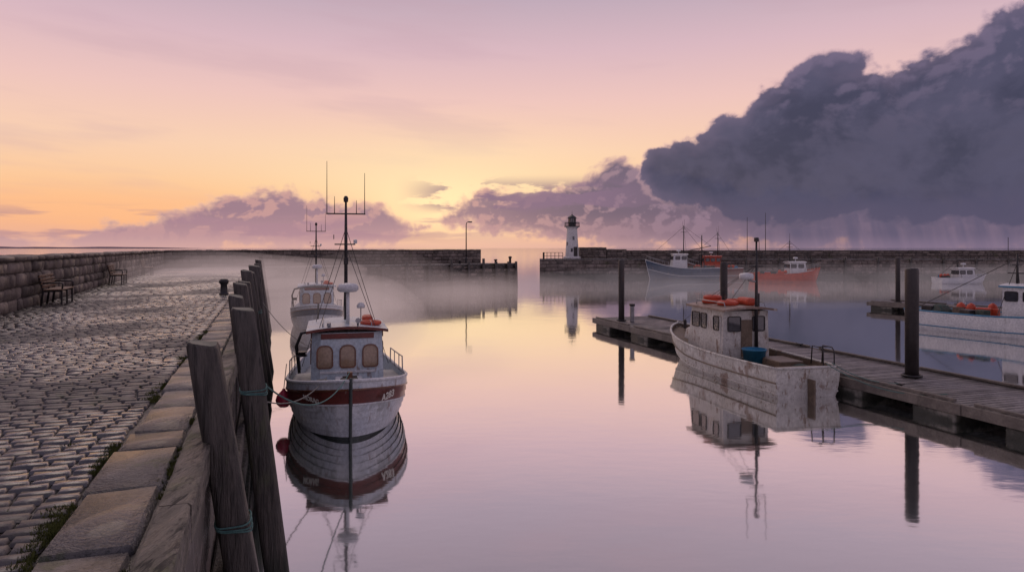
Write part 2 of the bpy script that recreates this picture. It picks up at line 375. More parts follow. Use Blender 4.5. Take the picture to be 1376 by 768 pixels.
def courses(W,H,h,l0,l1,u_start=0,hj=.15):
    out=[];v=0.0
    while v<H-1e-3:
        hh=min(h*random.uniform(1-hj,1+hj),H-v)
        if H-v-hh<h*.4: hh=H-v
        a,b=(u_start,u_start+W)
        u=a
        first=True
        while u<b-1e-3:
            l=random.uniform(l0,l1)*(random.uniform(.4,1) if first else 1); first=False
            if b-u-l<l0*.5: l=b-u
            out.append((u,u+l,v,v+hh)); u+=l
        v+=hh
    return out
def prism(name,poly,z0,z1,mat,parent=None):
    n=len(poly); V=[(x,y,z0) for x,y in poly]+[(x,y,z1) for x,y in poly]
    ar=sum(poly[i][0]*poly[(i+1)%n][1]-poly[(i+1)%n][0]*poly[i][1] for i in range(n))
    idx=list(range(n)) if ar>0 else list(range(n))[::-1]
    F=[tuple(n+i for i in idx),tuple(reversed(idx))]
    for k in range(n):
        i,j=idx[k],idx[(k+1)%n]; F.append((i,j,n+j,n+i))
    return mk(name,V,F,mat,parent)

# ------------------------------------------------------------ water
def build_water():
    m=bpy.data.materials.new('harbour_water'); m.use_nodes=True; t=m.node_tree; t.nodes.clear(); g=NG(t)
    tc=g.n('ShaderNodeTexCoord').outputs['Object']
    n1,_=g.noise(tc,.35,2,.5,'2D'); n2,_=g.noise(g.vm('MULTIPLY',tc,(1,2.2,1)),1.6,2,.5,'2D')
    h=g.m('ADD',n1,g.m('MULTIPLY',n2,.25))
    bn=g.n('ShaderNodeBump'); bn.inputs['Strength'].default_value=.10; bn.inputs['Distance'].default_value=.05; g.l(h,bn.inputs['Height'])
    gl=g.n('ShaderNodeBsdfGlossy'); gl.inputs['Color'].default_value=(.97,.965,.955,1); gl.inputs['Roughness'].default_value=.055
    g.l(bn.outputs[0],gl.inputs['Normal'])
    df=g.n('ShaderNodeBsdfDiffuse'); df.inputs['Color'].default_value=(.06,.08,.075,1)
    lw=g.n('ShaderNodeLayerWeight'); lw.inputs['Blend'].default_value=.5
    f=g.ss(lw.outputs['Facing'],.34,.90,.50,.98)
    mx=g.n('ShaderNodeMixShader'); g.l(f,mx.inputs[0]); g.l(df.outputs[0],mx.inputs[1]); g.l(gl.outputs[0],mx.inputs[2])
    o=g.n('ShaderNodeOutputMaterial'); g.l(mx.outputs[0],o.inputs[0])
    S=30000
    mk('water',[(-S,-2000,0),(S,-2000,0),(S,S,0),(-S,S,0)],[(0,1,2,3)],m)
build_water()

# ------------------------------------------------------------ quay
E0=np.array([-2.02,3.58]); q=np.array([-.3354,.9421]); c=np.array([-.9421,-.3354])
def Q(s,a): p=E0+s*q+a*c; return (float(p[0]),float(p[1]))
aw=lambda s:4.9+.05*s
QZ=2.5
PF0=Q(58,-.22); PE=(.5,74.0); PB=(-3.6,79.7); LC=(-30.7,60.2)
quay=prism('stone_quay',[Q(-7,-.22),PF0,PE,PB,LC,Q(-7,aw(-7)+.6)],-1.5,QZ-.045,M_bed)
U3=(q[0],q[1],0);C3=(c[0],c[1],0)
rects=[]
s=-2.0
while s<46:
    h=random.uniform(.125,.155)*(1 if s<22 else 1.5)
    k=1 if s<22 else 1.4
    a0=.53+random.uniform(-.01,.02); a1=aw(s)-.02; a=a0
    while a<a1:
        l=random.uniform(.17,.30)*k
        rects.append((a,min(a+l,a1+.1),s+random.uniform(-.004,.004),s+h+random.uniform(-.004,.004))); a+=l
    s+=h
o0=Q(0,0)
blocks('cobblestone_pavement',(o0[0],o0[1],QZ-.012),C3,U3,(0,0,1),rects,M_cob,None,gap=.015,a=.11,skirt=.028,relief=.005,dome=.0025,tilt=.0035,jit=.007,edge_drop=.002,corner=.06,rough=.0015)
rects=[];s=-2.5
while s<58:
    l=random.uniform(.6,1.2); rects.append((random.uniform(-.0,.015),.52+random.uniform(-.03,.02),s,s+l)); s+=l
blocks('coping_stones',(o0[0],o0[1],QZ+.005),C3,U3,(0,0,1),rects,M_cop,quay,gap=.018,a=.05,skirt=.05,relief=.009,dome=.003,tilt=.006,jit=.018,edge_drop=.004,corner=.02,rough=.004)
mk('stone_pavement',[(*Q(45.9,.5),QZ-.015),(*Q(58,.0),QZ-.015),(PE[0]-.1,PE[1],QZ-.015),(PB[0],PB[1]-.3,QZ-.015),(LC[0]+.3,LC[1],QZ-.015),(*Q(45.9,aw(46)),QZ-.015)],[(0,1,2,3,4,5)],M_pave)
f0=Q(0,-.215)
blocks('quay_face',(f0[0],f0[1],-.6),U3,(0,0,1),(-c[0],-c[1],0),courses(62,3.05,.42,.6,1.2,-4),M_wall,quay,gap=.025,a=.12,skirt=.03,relief=.02,dome=.01,jit=.02)
V=[];F=[]
def tuft(x,y,z,n,r,h):
    for _ in range(n):
        th=random.uniform(0,6.283); rr=r*math.sqrt(random.random()); px=x+rr*math.cos(th); py=y+rr*math.sin(th)
        w=random.uniform(.003,.007); hh=h*random.uniform(.4,1); a=random.uniform(0,6.28); lx=random.uniform(-.6,.6)*hh; ly=random.uniform(-.6,.6)*hh
        b=len(V); V.extend([(px-w*math.cos(a),py-w*math.sin(a),z),(px+w*math.cos(a),py+w*math.sin(a),z),(px+lx,py+ly,z+hh)]); F.append((b,b+1,b+2))
for (s0,s1,a0,dn) in [(.2,1.2,.56,34),(1.9,2.8,.55,24),(3.3,3.6,.02,8),(4.5,5.6,.54,24),(7,8,.54,18),(10,11.5,.54,18),(-.6,.1,.0,10),(1.2,2.4,.0,12),(5.2,5.9,.0,8)]:
    for _ in range(dn):
        s=random.uniform(s0,s1); p=Q(s,a0+random.gauss(0,.045)); tuft(p[0],p[1],QZ-.03,50,.05,.045)
for _ in range(160):
    s=random.uniform(-1,14); a=random.uniform(.6,aw(s)); p=Q(s,a); tuft(p[0],p[1],QZ-.03,16,.035,.03)
mk('grass_tufts',V,F,M_moss)
def beam(name,s0,s1,a0,a1,z0,z1,mat,parent,n=24,b=.02):
    V=[];F=[];m=8
    for i in range(n+1):
        s=s0+(s1-s0)*i/n; w=random.uniform(-.008,.008); w2=random.uniform(-.006,.006)
        ring=[(a0,z0+b),(a0,z1-b),(a0+b,z1),(a1-b,z1),(a1,z1-b),(a1,z0+b),(a1-b,z0),(a0+b,z0)]
        for (a,z) in ring:
            p=Q(s,a+w); V.append((p[0],p[1],z+w2+random.uniform(-.004,.004)))
    for i in range(n):
        for k in range(m): F.append((i*m+k,(i+1)*m+k,(i+1)*m+(k+1)%m,i*m+(k+1)%m))
    F.append(tuple(range(m))); F.append(tuple(n*m+k for k in reversed(range(m))))
    return mk(name,V,F,mat,parent)
fender=empty('timber_fender')
s=-3.0
for i,l in enumerate([3.9,4.6,4.4,5,5,6,6,6,6,6]):
    beam('top_beam_%d'%i,s,s+l-.02,-.23+random.uniform(-.01,.01),-.012,QZ-.26,QZ+.02+random.uniform(-.015,.01),M_beam,fender,n=18); s+=l
beam('lower_wale',-3,45,-.34,-.225,1.15,1.42,M_tim,fender,n=60)
beam('low_wale',-3,45,-.34,-.225,.3,.55,M_tim,fender,n=60)

def piling(top,bot,w,name='timber_piling',rope=None):
    n=16;V=[];F=[];m=12
    tp=Vector(top);bt=Vector(bot)
    jit=[random.uniform(.93,1.05) for _ in range(m)]
    ang0=math.atan2(q[1],q[0])
    for i in range(n+1):
        p=bt.lerp(tp,i/n)
        for k in range(m):
            th=2*math.pi*(k+.5)/m
            cx,sx=math.cos(th),math.sin(th); e=.45
            rx=w/2*math.copysign(abs(cx)**e,cx); ry=w/2*math.copysign(abs(sx)**e,sx)
            f=jit[k]*(1+random.uniform(-.012,.012))
            if i==n: f*=.9
            x=(rx*math.cos(ang0)-ry*math.sin(ang0))*f; y=(rx*math.sin(ang0)+ry*math.cos(ang0))*f
            zt=0
            if i>=n-1: zt=-.05*(x/w)+random.uniform(-.012,.012)
            V.append(p+Vector((x,y,zt)))
    for k in range(m):
        V[(n-1)*m+k]=V[n*m+k]*1.0+ (V[(n-1)*m+k]-V[n*m+k]).normalized()*.03+ (V[n*m+k]-tp)*.07
    for i in range(n):
        for k in range(m): F.append((i*m+k,i*m+(k+1)%m,(i+1)*m+(k+1)%m,(i+1)*m+k))
    F.append(tuple(n*m+k for k in range(m)))
    o=mk(name,V,F,None,None,True,[M_tim,M_timtop],[0]*(n*m)+[1])
    o.data.polygons[-1].use_smooth=False
    if rope is not None:
        for j in range(3):
            z=rope+.03*j; tt=(z-bt.z)/(tp.z-bt.z); p=bt.lerp(tp,tt)
            pts=[]
            for k in range(25):
                th=2*math.pi*k/24; cx,sx=math.cos(th),math.sin(th); e=.5
                rx=(w/2+.012)*math.copysign(abs(cx)**e,cx); ry=(w/2+.012)*math.copysign(abs(sx)**e,sx)
                pts.append((p.x+rx*math.cos(ang0)-ry*math.sin(ang0),p.y+rx*math.sin(ang0)+ry*math.cos(ang0),z+.02*math.sin(th+j)))
            tube('rope_turn_%d'%j,pts,.008,M_rope,o,6,False)
    return o
def pil_s(s,atop,zt,w,lean=.42,rope=None,ly=0):
    t=Q(s+ly,atop); b=Q(s,atop-lean*1.35)
    return piling((t[0],t[1],zt),(b[0],b[1],-.6),w,rope=rope)
piling((-2.72,6.0,3.37),(-2.03,6.0,-.6),.27,rope=1.76)
piling((-3.27,8.3,3.46),(-2.72,8.25,-.6),.28,rope=2.45)
for s_,zt,w,rp in [(7.0,3.43,.25,None),(9.0,3.55,.27,2.2),(11.6,3.45,.28,None),(14.2,3.62,.3,None),(16.8,3.5,.28,2.3),(20,3.6,.3,None),(23.5,3.5,.3,None),(27.4,3.5,.3,None),(32,3.6,.3,None),(38,3.5,.3,None),(45,3.6,.3,None)]:
    pil_s(s_+.6,-.2+random.uniform(-.07,.07),zt,w,lean=random.uniform(.3,.5),rope=rp,ly=random.uniform(-.3,.3))

# ------------------------------------------------------------ parapet walls
def wall(name,p0,p1,thick,zb,zt,zc=-1.0,inner=1,l0=.45,l1=1.1,h=.34):
    p0=np.array(p0);p1=np.array(p1);d=p1-p0;L=np.linalg.norm(d);d/=L;n=np.array([-d[1],d[0]])*inner
    g=.06
    poly=[p0+n*g,p1+n*g,p1+n*thick,p0+n*thick]
    o=prism(name,[tuple(x) for x in poly],zc,zt-.04,M_wall2)
    H=zt-.16-zb
    blocks('face_stones',(p0[0],p0[1],zb),(d[0],d[1],0),(0,0,1),(-n[0],-n[1],0),courses(L,H,h,l0,l1),M_wall,o,gap=.03,a=.14,skirt=.05,relief=.03,dome=.015,tilt=.015,jit=.03,edge_drop=.01)
    u=0;r1=[]
    while u<L:
        l=random.uniform(.8,1.5); r1.append((u,min(u+l,L))); u+=l
    blocks('coping_front',(p0[0]-n[0]*.05,p0[1]-n[1]*.05,zt-.16),(d[0],d[1],0),(0,0,1),(-n[0],-n[1],0),[(a,b,0,.16) for a,b in r1],M_wall,o,gap=.025,a=.2,skirt=.05,relief=.012,dome=.01,jit=.015)
    blocks('coping_top',(p0[0]-n[0]*.05,p0[1]-n[1]*.05,zt),(d[0],d[1],0),(n[0],n[1],0),(0,0,1),[(a,b,0,thick+.1) for a,b in r1],M_wall,o,gap=.025,a=.1,skirt=.05,relief=.02,dome=.01,tilt=.02,jit=.02)
    return o
wall('sea_wall',Q(-7,aw(-7)),LC,.7,QZ-.05,3.98,inner=1)
wall('pier_parapet',LC,PB,.8,QZ-.05,4.02,inner=1)
d=np.array(PE)-np.array(PF0); Lp=np.linalg.norm(d); d/=Lp
blocks('pier_face',(PF0[0],PF0[1],-.4),(d[0],d[1],0),(0,0,1),(d[1],-d[0],0),courses(Lp,2.85,.42,.7,1.5),M_wall,quay,gap=.035,a=.12,skirt=.03,relief=.03,dome=.015,jit=.03)
box('pier_edge',(Lp,.5,.16),((PF0[0]+PE[0])/2-.12,(PF0[1]+PE[1])/2+.15,QZ),M_cop,quay,.03,(0,0,math.atan2(d[1],d[0])))
for i,tt in enumerate([2,5,8,11,13.5,16,18.5,20.6,22.4,24,25.6,26.6]):
    p=np.array(PF0)+d*tt+np.array([d[1],-d[0]])*.22
    z=QZ+random.choice([.25,.45,.6,.35])
    tube('pier_fender_post',[(p[0]+.05,p[1],-.6),(p[0],p[1],z)],[.16,.14],M_tim,None,10)
for tt,hh in [(24.5,.5),(26.4,.8),(20,.45)]:
    p=np.array(PF0)+d*tt+np.array([-d[1],d[0]])*.6
    lathe('mooring_bollard',[(.14,0),(.12,hh*.7),(.18,hh*.75),(.2,hh*.9),(.12,hh),(0,hh)],(p[0],p[1],QZ),M_dark,None,14,True)
lathe('mooring_bollard',[(.17,0),(.17,.04),(.13,.07),(.11,.36),(.16,.42),(.17,.5),(.12,.56),(0,.58)],(-10.55,25.0,QZ),M_dark,None,18,True)

def street_lamp(x,y,z,H,ang):
    e=empty('street_lamp',(x,y,z),ang)
    lathe('base',[(.16,0),(.16,.5),(.09,.62),(.07,.7)],(0,0,0),M_dark,e,14)
    tube('post',[(0,0,.6),(0,0,H*.93),(.05,0,H*.98),(.22,0,H)],[.07,.05,.045,.04],M_dark,e,10)
    box('lamp_head',(.5,.2,.12),(.42,0,H),M_dark,e,.04)
    box('lens',(.36,.14,.03),(.44,0,H-.075),M_radar,e,.01)
street_lamp(-5.1,76.0,QZ,4.6,0.1)

def bench(x,y,z,ang,L=1.7):
    e=empty('park_bench',(x,y,z),ang)
    for i,sx in enumerate([-L/2+.12,0,L/2-.12]):
        box('leg_front_%d'%i,(.05,.05,.45),(sx,.22,.225),M_dark,e,.01)
        tube('leg_back_%d'%i,[(sx,-.30,0),(sx,-.24,.45),(sx,-.36,.9)],.03,M_dark,e,8)
        box('bearer_%d'%i,(.05,.52,.05),(sx,-.02,.42),M_dark,e,.01)
        if i!=1:
            tube('arm_%d'%i,[(sx,-.28,.66),(sx,.2,.66),(sx,.25,.62),(sx,.23,.44)],.025,M_dark,e,8)
    for j in range(5): box('seat_slat_%d'%j,(L,.085,.035),(0,.22-.1*j,.465),M_bwood,e,.01)
    for j in range(4): box('back_slat_%d'%j,(L,.03,.085),(0,-.235-.03*j,.56+.1*j),M_bwood,e,.01,(-.25,0,0))
sea_dir=math.atan2(LC[1]-Q(-7,aw(-7))[1],LC[0]-Q(-7,aw(-7))[0])
p=Q(20.3,aw(20.3)-.55); bench(p[0],p[1],QZ,sea_dir+math.pi)
p=Q(32.5,aw(32.5)-.55); bench(p[0],p[1],QZ,sea_dir+math.pi)
p=Q(45,aw(45)-.55); bench(p[0],p[1],QZ,sea_dir+math.pi)

# ------------------------------------------------------------ breakwater + lighthouse
BZ=2.6
bw=prism('breakwater',[(3.9,96.1),(120,98.1),(130,108),(6.0,108),(4.2,103)],-1.5,BZ-.05,M_wall2)
d2=np.array([116.1,2.0]); L2=np.linalg.norm(d2); d2/=L2
blocks('basin_face',(3.9,96.03,-.4),(d2[0],d2[1],0),(0,0,1),(d2[1],-d2[0],0),courses(L2,2.95,.45,.8,1.8),M_wall,bw,gap=.04,a=.12,skirt=.04,relief=.03,dome=.015,jit=.03)
box('edge_coping',(L2,.7,.18),(3.9+d2[0]*L2/2,96.05+d2[1]*L2/2+.3,BZ),M_cop,bw,.03,(0,0,math.atan2(d2[1],d2[0])))
mk('breakwater_deck',[(4.1,96.5,BZ-.02),(120,98.5,BZ-.02),(125,107.5,BZ-.02),(6.0,107.5,BZ-.02)],[(0,1,2,3)],M_pave,bw)
wall('breakwater_parapet',(16.9,101.0),(122,103.0),1.2,BZ-.05,3.85,inner=1,l0=.8,l1=1.8,h=.4)
wall('lookout_wall',(9.9,99.6),(13.8,99.65),2.5,BZ-.05,4.3,inner=1)
wall('store_wall',(13.9,99.9),(16.8,99.95),2.5,BZ-.05,4.0,inner=1)
def railing(name,p0,p1,z,h=.95,n=5):
    e=empty(name)
    p0=Vector((*p0,z));p1=Vector((*p1,z))
    for i in range(n+1):
        p=p0.lerp(p1,i/n); tube('post_%d'%i,[p,p+Vector((0,0,h))],.04,M_dark,e,6)
    for k in (.5,1.0): tube('rail_%d'%(k*10),[p0+Vector((0,0,h*k)),p1+Vector((0,0,h*k))],.03,M_dark,e,6)
railing('pier_railing',(4.4,96.8),(7.2,96.85),BZ)
railing('pier_railing',(4.4,96.8),(4.8,101.5),BZ)
for xx in np.arange(22,80,6.5):
    railing('ladder_rail',(float(xx),96.9),(float(xx)+.9,96.9),BZ,.8,2)
for xx in np.arange(19,80,4.7):
    tube('fender_post',[(xx,95.95+(xx-3.9)*.0172,-.5),(xx,95.95+(xx-3.9)*.0172,BZ+.25)],.15,M_tim,None,8)
def lighthouse(x,y,z):
    e=empty('lighthouse',(x,y,z))
    lathe('plinth',[(1.25,0),(1.25,.3),(1.1,.4)],(0,0,0),M_lhw,e,8)
    lathe('tower',[(.98,.38),(.95,.9),(.73,4.35),(.86,4.45),(.98,4.62)],(0,0,0),None,e,24,False,[M_lhw,M_black],[0,0,0,0])
    lathe('gallery',[(0,4.62),(1.12,4.62),(1.12,4.76),(0,4.76)],(0,0,0),M_black,e,24)
    for k in range(16):
        th=2*math.pi*k/16; tube('rail_post_%d'%k,[(1.05*math.cos(th),1.05*math.sin(th),4.76),(1.05*math.cos(th),1.05*math.sin(th),5.25)],.022,M_black,e,5)
    torus('rail_top',1.05,.03,(0,0,5.25),M_black,e); torus('rail_mid',1.05,.02,(0,0,5.0),M_black,e)
    lathe('lantern_base',[(.56,4.76),(.56,5.1),(.6,5.12),(.6,5.2)],(0,0,0),M_black,e,12)
    lathe('lantern_glass',[(.5,5.2),(.5,5.85)],(0,0,0),M_glass,e,12)
    for k in range(8):
        th=2*math.pi*k/8; tube('mullion_%d'%k,[(.52*math.cos(th),.52*math.sin(th),5.2),(.52*math.cos(th),.52*math.sin(th),5.86)],.035,M_black,e,5)
    lathe('dome',[(.68,5.84),(.66,5.92),(.5,6.1),(.25,6.26),(.1,6.32),(.1,6.42),(0,6.46)],(0,0,0),M_black,e,24,True)
    tube('finial',[(0,0,6.4),(0,0,6.95)],[.03,.012],M_black,e,6)
    for (a,zz) in [(-1.7,1.3),(-1.4,3.0),(-2.6,2.2)]:
        r=.95-.22*(zz-.9)/3.45
        box('window_%d'%int(zz*10),(.08,.28,.5),((r)*math.cos(a),(r)*math.sin(a),zz),M_glass,e,.02,(0,0,a))
    box('door',(.08,.6,1.4),(.97*math.cos(-1.1),.97*math.sin(-1.1),1.05),M_dark,e,.02,(0,0,-1.1))
lighthouse(8.65,98.3,BZ)

# ------------------------------------------------------------ docks
def dock(name,p0,dr,L,W,z,deck_mat,floats):
    e=empty(name)
    dr=np.array(dr)/np.linalg.norm(dr); ac=np.array([-dr[1],dr[0]])
    def D(t,a): p=np.array(p0)+t*dr+a*ac; return (float(p[0]),float(p[1]))
    ang=math.atan2(dr[1],dr[0])
    r=[];t=0
    while t<L:
        w=random.uniform(.17,.2); r.append((t,t+w,.08+random.uniform(-.02,.02),W-.08+random.uniform(-.02,.02))); t+=w
    blocks('deck_planks',(p0[0],p0[1],z),(dr[0],dr[1],0),(ac[0],ac[1],0),(0,0,1),r,deck_mat,e,gap=.02,a=.1,skirt=.04,relief=.004,dome=.001,tilt=.003,jit=.004,edge_drop=.003)
    for i,a in enumerate([.04,W-.04]):
        t=0
        while t<L:
            l=min(4.2,L-t); c_=D(t+l/2,a); box('fascia_%d'%i,(l-.02,.1,.26),(c_[0],c_[1],z-.12+random.uniform(-.01,.01)),M_fasc,e,.015,(0,0,ang)); 
            c_=D(t+l/2,a+(.09 if i==0 else -.09)); box('toe_rail_%d'%i,(l-.5,.1,.07),(c_[0],c_[1],z+.06),M_fasc,e,.015,(0,0,ang)); t+=l
    c_=D(.03,W/2); box('end_fascia',(.1,W-.1,.26),(c_[0],c_[1],z-.125),M_fasc,e,.015,(0,0,ang))
    for i,(t,l) in enumerate(floats):
        c_=D(t,W/2); box('float_%d'%i,(l,W-.12,.75),(c_[0],c_[1],z-.25-.375),M_conc,e,.05,(0,0,ang))
    for a in (.5,W/2,W-.5):
        c_=D(L/2,a); box('stringer',(L-.3,.12,.16),(c_[0],c_[1],z-.13),M_fasc,e,.01,(0,0,ang))
    return e,D
dk,DD=dock('floating_dock',(4.25,36.1),(.301,-.9536),28.5,3.34,.5,M_plank,[(1.1,1.6),(5,1.6),(9,1.6),(13.2,1.6),(17.2,1.5),(20.2,1.2),(23.2,2.4),(27,1.6)])
def dock_pile(x,y,zt,r=.16):
    o=tube('dock_piling',[(x,y,-1.5),(x,y,zt-.06),(x,y,zt)],[r,r,r*.9],M_pile,None,20)
    torus('pile_guide',r+.07,.035,(x,y,.56),M_dark,o)
    return o
dock_pile(5.53,34.5,3.6,.15); dock_pile(9.0,29.0,3.6,.15); dock_pile(11.45,19.55,3.62,.18); dock_pile(26,46,3.55,.15)
dock_pile(33.5,34.6,3.6,.15)
pe=empty('power_pedestal',(6.0,34.1,.5))
box('cabinet',(.2,.2,.8),(0,0,.4),M_alu,pe,.03); box('cap',(.26,.26,.12),(0,0,.86),M_dark,pe,.03)
for t,a in [(9,.3),(15,.3),(19,.3),(22.5,3.05),(12,3.05)]:
    p=DD(t,a); ce=empty('dock_cleat',(p[0],p[1],.53),math.atan2(-.95,.3))
    box('foot',(.12,.08,.06),(0,0,.03),M_dark,ce,.01); tube('horns',[(-.17,0,.1),(-.08,0,.075),(.08,0,.075),(.17,0,.1)],[.015,.025,.025,.015],M_dark,ce,8)
dock('floating_dock',(24.4,47),(.5,-.86),24,2.6,.5,M_plank,[(1,1.5),(5,1.5),(9,1.5),(13,1.5),(17,1.5),(21,1.5)])

# ------------------------------------------------------------ boats
class Hull: pass
H_stem=[None]
def make_hull(parent,L,B,zb,zm,zsn,draft,rake=.5,tm=.38,tr=.75,full=.75,e_mid=.55,e_bow=.95,strakes=0,mats=None,bands=None,deck_drop=.15,deck_mat=None,inner_mat=None,rail_mat=None,nst=26,cockpit=None,flare=.25,rubs=.74):
    H=Hull()
    def sm(x): x=max(0,min(1,x)); return x*x*(3-2*x)
    def bs(t):
        if t<tm: return max(.025,B/2*(1-(1-t/tm)**2.2)**full)
        return B/2*(1-(1-tr)*((t-tm)/(1-tm))**2)
    def zsf(t):
        return zm+(zb-zm)*(max(0,1-t/.62))**2+(zsn-zm)*(max(0,(t-.55)/.45))**2
    def pt(t,s,off=0):
        zs=zsf(t); zk=-draft
        th=s*math.pi/2
        k=sm(t/.45)
        e1=e_bow+(e_mid-e_bow)*k; e2=1.0+(.75-1.0)*k
        y=bs(t)*(math.sin(th)**e1 if s>0 else 0)
        z=zs-(zs-zk)*max(0,math.cos(th))**e2
        h=(z-zk)/(zs-zk)
        y*=1-flare*(1-k)*(1-h)
        x=L/2-t*L-rake*(1-h)*(1-t)**4
        x+= .12*(1-h)*t**6
        return (x,y+off,z)
    H.pt=pt;H.bs=bs;H.zs=zsf;H.L=L
    ts=[(i/nst)**1.5 for i in range(nst+1)]
    ns=strakes or 14
    s_edges=[i/ns for i in range(ns+1)]
    for side in (1,-1):
        V=[];F=[];MI=[]
        for j in range(ns):
            base=len(V)
            sub=[0,.5,1] 
            for t in ts:
                for u in sub:
                    s=s_edges[j]+(s_edges[j+1]-s_edges[j])*u
                    off=.026*(1-u) if strakes else 0
                    if t==0: off=off*.3
                    x,y,z=pt(t,s); V.append((x,(y+off)*side,z))
            m=bands((j+.5)/ns) if bands else 0
            for i in range(len(ts)-1):
                for k in range(2):
                    a=base+i*3+k; f=(a,a+3,a+4,a+1)
                    F.append(f if side==-1 else f[::-1]); MI.append(m)
        mk('hull_'+('port' if side>0 else 'starboard'),V,F,None,parent,True,mats,MI)
    n=14; V=[];F=[]
    for j in range(n+1):
        x,y,z=pt(1,j/n); V+= [(x,y,z),(x,-y,z)]
    for j in range(n): F.append((2*j,2*j+1,2*j+3,2*j+2))
    mk('transom',V,F,None,parent,False,mats,[bands((j+.5)/n) if bands else 0 for j in range(n)])
    def deckz(t):
        z=zsf(t)-deck_drop
        if cockpit and cockpit[0]<t<=cockpit[1]: z=zsf(t)-cockpit[2]
        return z
    V=[];F=[];MI=[]
    for i,t in enumerate(ts):
        b=max(.01,bs(t)-.05); x=L/2-t*L; 
        if i==0: x-=.08
        if i==len(ts)-1: x+=.04
        zd=deckz(t); zs=zsf(t)
        V+=[(x,b,zs),(x,b*.985,zd),(x,0,zd+.03),(x,-b*.985,zd),(x,-b,zs)]
    for i in range(len(ts)-1):
        for k in range(4): F.append((i*5+k,i*5+k+1,(i+1)*5+k+1,(i+1)*5+k)); MI.append(0 if k in(0,3) else 1)
    k=(len(ts)-1)*5; F.append((k,k+1,k+2,k+3,k+4)); MI.append(0)
    mk('deck',V,F,None,parent,False,[inner_mat or mats[0],deck_mat or M_deckp],MI)
    rm=rail_mat or mats[0]
    for side,nm in ((1,'port'),(-1,'starboard')):
        tube('gunwale_'+nm,[(L/2-t*L,(bs(t)-.01)*side,zsf(t)+.015) for t in ts],.04,rm,parent,8)
        tube('rub_rail_'+nm,[(lambda p:(p[0],(p[1]+.015)*side,p[2]))(pt(t,rubs)) for t in ts],.026,rm,parent,6)
    tube('transom_cap',[(-L/2,-bs(1),zsf(1)+.015),(-L/2,bs(1),zsf(1)+.015)],.04,rm,parent,8)
    tube('stem',[(lambda p:(p[0]+.02,0,p[2]))(pt(0,s/10)) for s in range(11)]+[(L/2+.02,0,zsf(0)+.08)],.035,H_stem[0] or rm,parent,8)
    return H

def rrect(w,h,r_top,r_bot,n=5):
    pts=[]
    for (cx,cy,r,a0) in ((w/2-r_top,h/2-r_top,r_top,0),(-w/2+r_top,h/2-r_top,r_top,90),(-w/2+r_bot,-h/2+r_bot,r_bot,180),(w/2-r_bot,-h/2+r_bot,r_bot,270)):
        for k in range(n+1):
            th=math.radians(a0+90*k/n); pts.append((cx+r*math.cos(th),cy+r*math.sin(th)))
    return pts
def window(parent,c,n,w,h,rt=.08,rb=.03,frame=M_varn,glass=M_glass,fw=.035,tilt=0):
    n=Vector((n[0],n[1],0)).normalized(); u=Vector((-n.y,n.x,0)); up=(Vector((0,0,1))-n*tilt).normalized()
    C=Vector(c)
    g=rrect(w,h,rt,rb); V=[C+u*a+up*b+n*.012 for a,b in g]
    mk('window_glass',V,[tuple(range(len(V)))],glass,parent)
    o=rrect(w+2*fw,h+2*fw,rt+fw,rb+fw); m=len(g)
    V=[C+u*a+up*b+n*.012 for a,b in g]+[C+u*a+up*b+n*.03 for a,b in g]+[C+u*a+up*b+n*.03 for a,b in o]+[C+u*a+up*b-n*.01 for a,b in o]
    F=[]
    for r in range(3):
        for k in range(m): F.append((r*m+k,r*m+(k+1)%m,(r+1)*m+(k+1)%m,(r+1)*m+k))
    mk('window_frame',V,F,frame,parent)

def roof(parent,x0,x1,w,z,mat,edge,over=.12,camber=.09,th=.07):
    V=[];F=[];n=8
    for i,x in enumerate((x0-over,x1+over)):
        for k in range(n+1):
            y=(-1+2*k/n)*(w/2+over); zz=z+camber*(1-(2*k/n-1)**2)
            V+=[(x,y,zz),(x,y,zz+th)]
    m=2*(n+1)
    MI=[]
    for k in range(n):
        a=2*k
        F.append((a+1,a+3,m+a+3,m+a+1)); MI.append(0)
        F.append((a,m+a,m+a+2,a+2)); MI.append(1)
        F.append((a,a+2,a+3,a+1)); MI.append(1)
        F.append((m+a,m+a+1,m+a+3,m+a+2)); MI.append(1)
    F.append((0,1,m+1,m)); MI.append(1); F.append((m-2,2*m-2,2*m-1,m-1)); MI.append(1)
    mk('roof',V,F,None,parent,False,[mat,edge],MI)

def radar(parent,x,y,z,r=.27):
    lathe('radar_dome',[(0,0),(r*.8,0),(r,.05),(r,.14),(r*.85,.2),(0,.23)],(x,y,z),M_radar,parent,20,True)
def text(parent,s,size,mat,M):
    cu=bpy.data.curves.new('t','FONT'); cu.body=s; cu.size=size; cu.extrude=.004; cu.align_x='CENTER'; cu.align_y='CENTER'; cu.offset=.004
    o=bpy.data.objects.new('t',cu); COL.objects.link(o)
    bpy.context.view_layer.update()
    dg=bpy.context.evaluated_depsgraph_get(); me=bpy.data.meshes.new_from_object(o.evaluated_get(dg))
    bpy.data.objects.remove(o)
    me.materials.clear(); me.materials.append(mat)
    for p in me.polygons: p.material_index=0
    r=link(bpy.data.objects.new('registration_number',me),parent); r.matrix_basis=M
    return r
def hull_text(H,parent,s,size,t,sv,side,mat):
    p=Vector(H.pt(t,sv));dt=Vector(H.pt(t+.02,sv))-p; ds=Vector(H.pt(t,sv+.03))-p
    p.y*=side;dt.y*=side;ds.y*=side
    n=dt.cross(ds).normalized()
    if n.y*side<0: n=-n
    Y=ds.normalized(); X=Y.cross(n).normalized()
    o=.075
    Mx=Matrix(((X.x,Y.x,n.x,p.x+n.x*o),(X.y,Y.y,n.y,p.y+n.y*o),(X.z,Y.z,n.z,p.z+n.z*o),(0,0,0,1)))
    text(parent,s,size,mat,Mx)

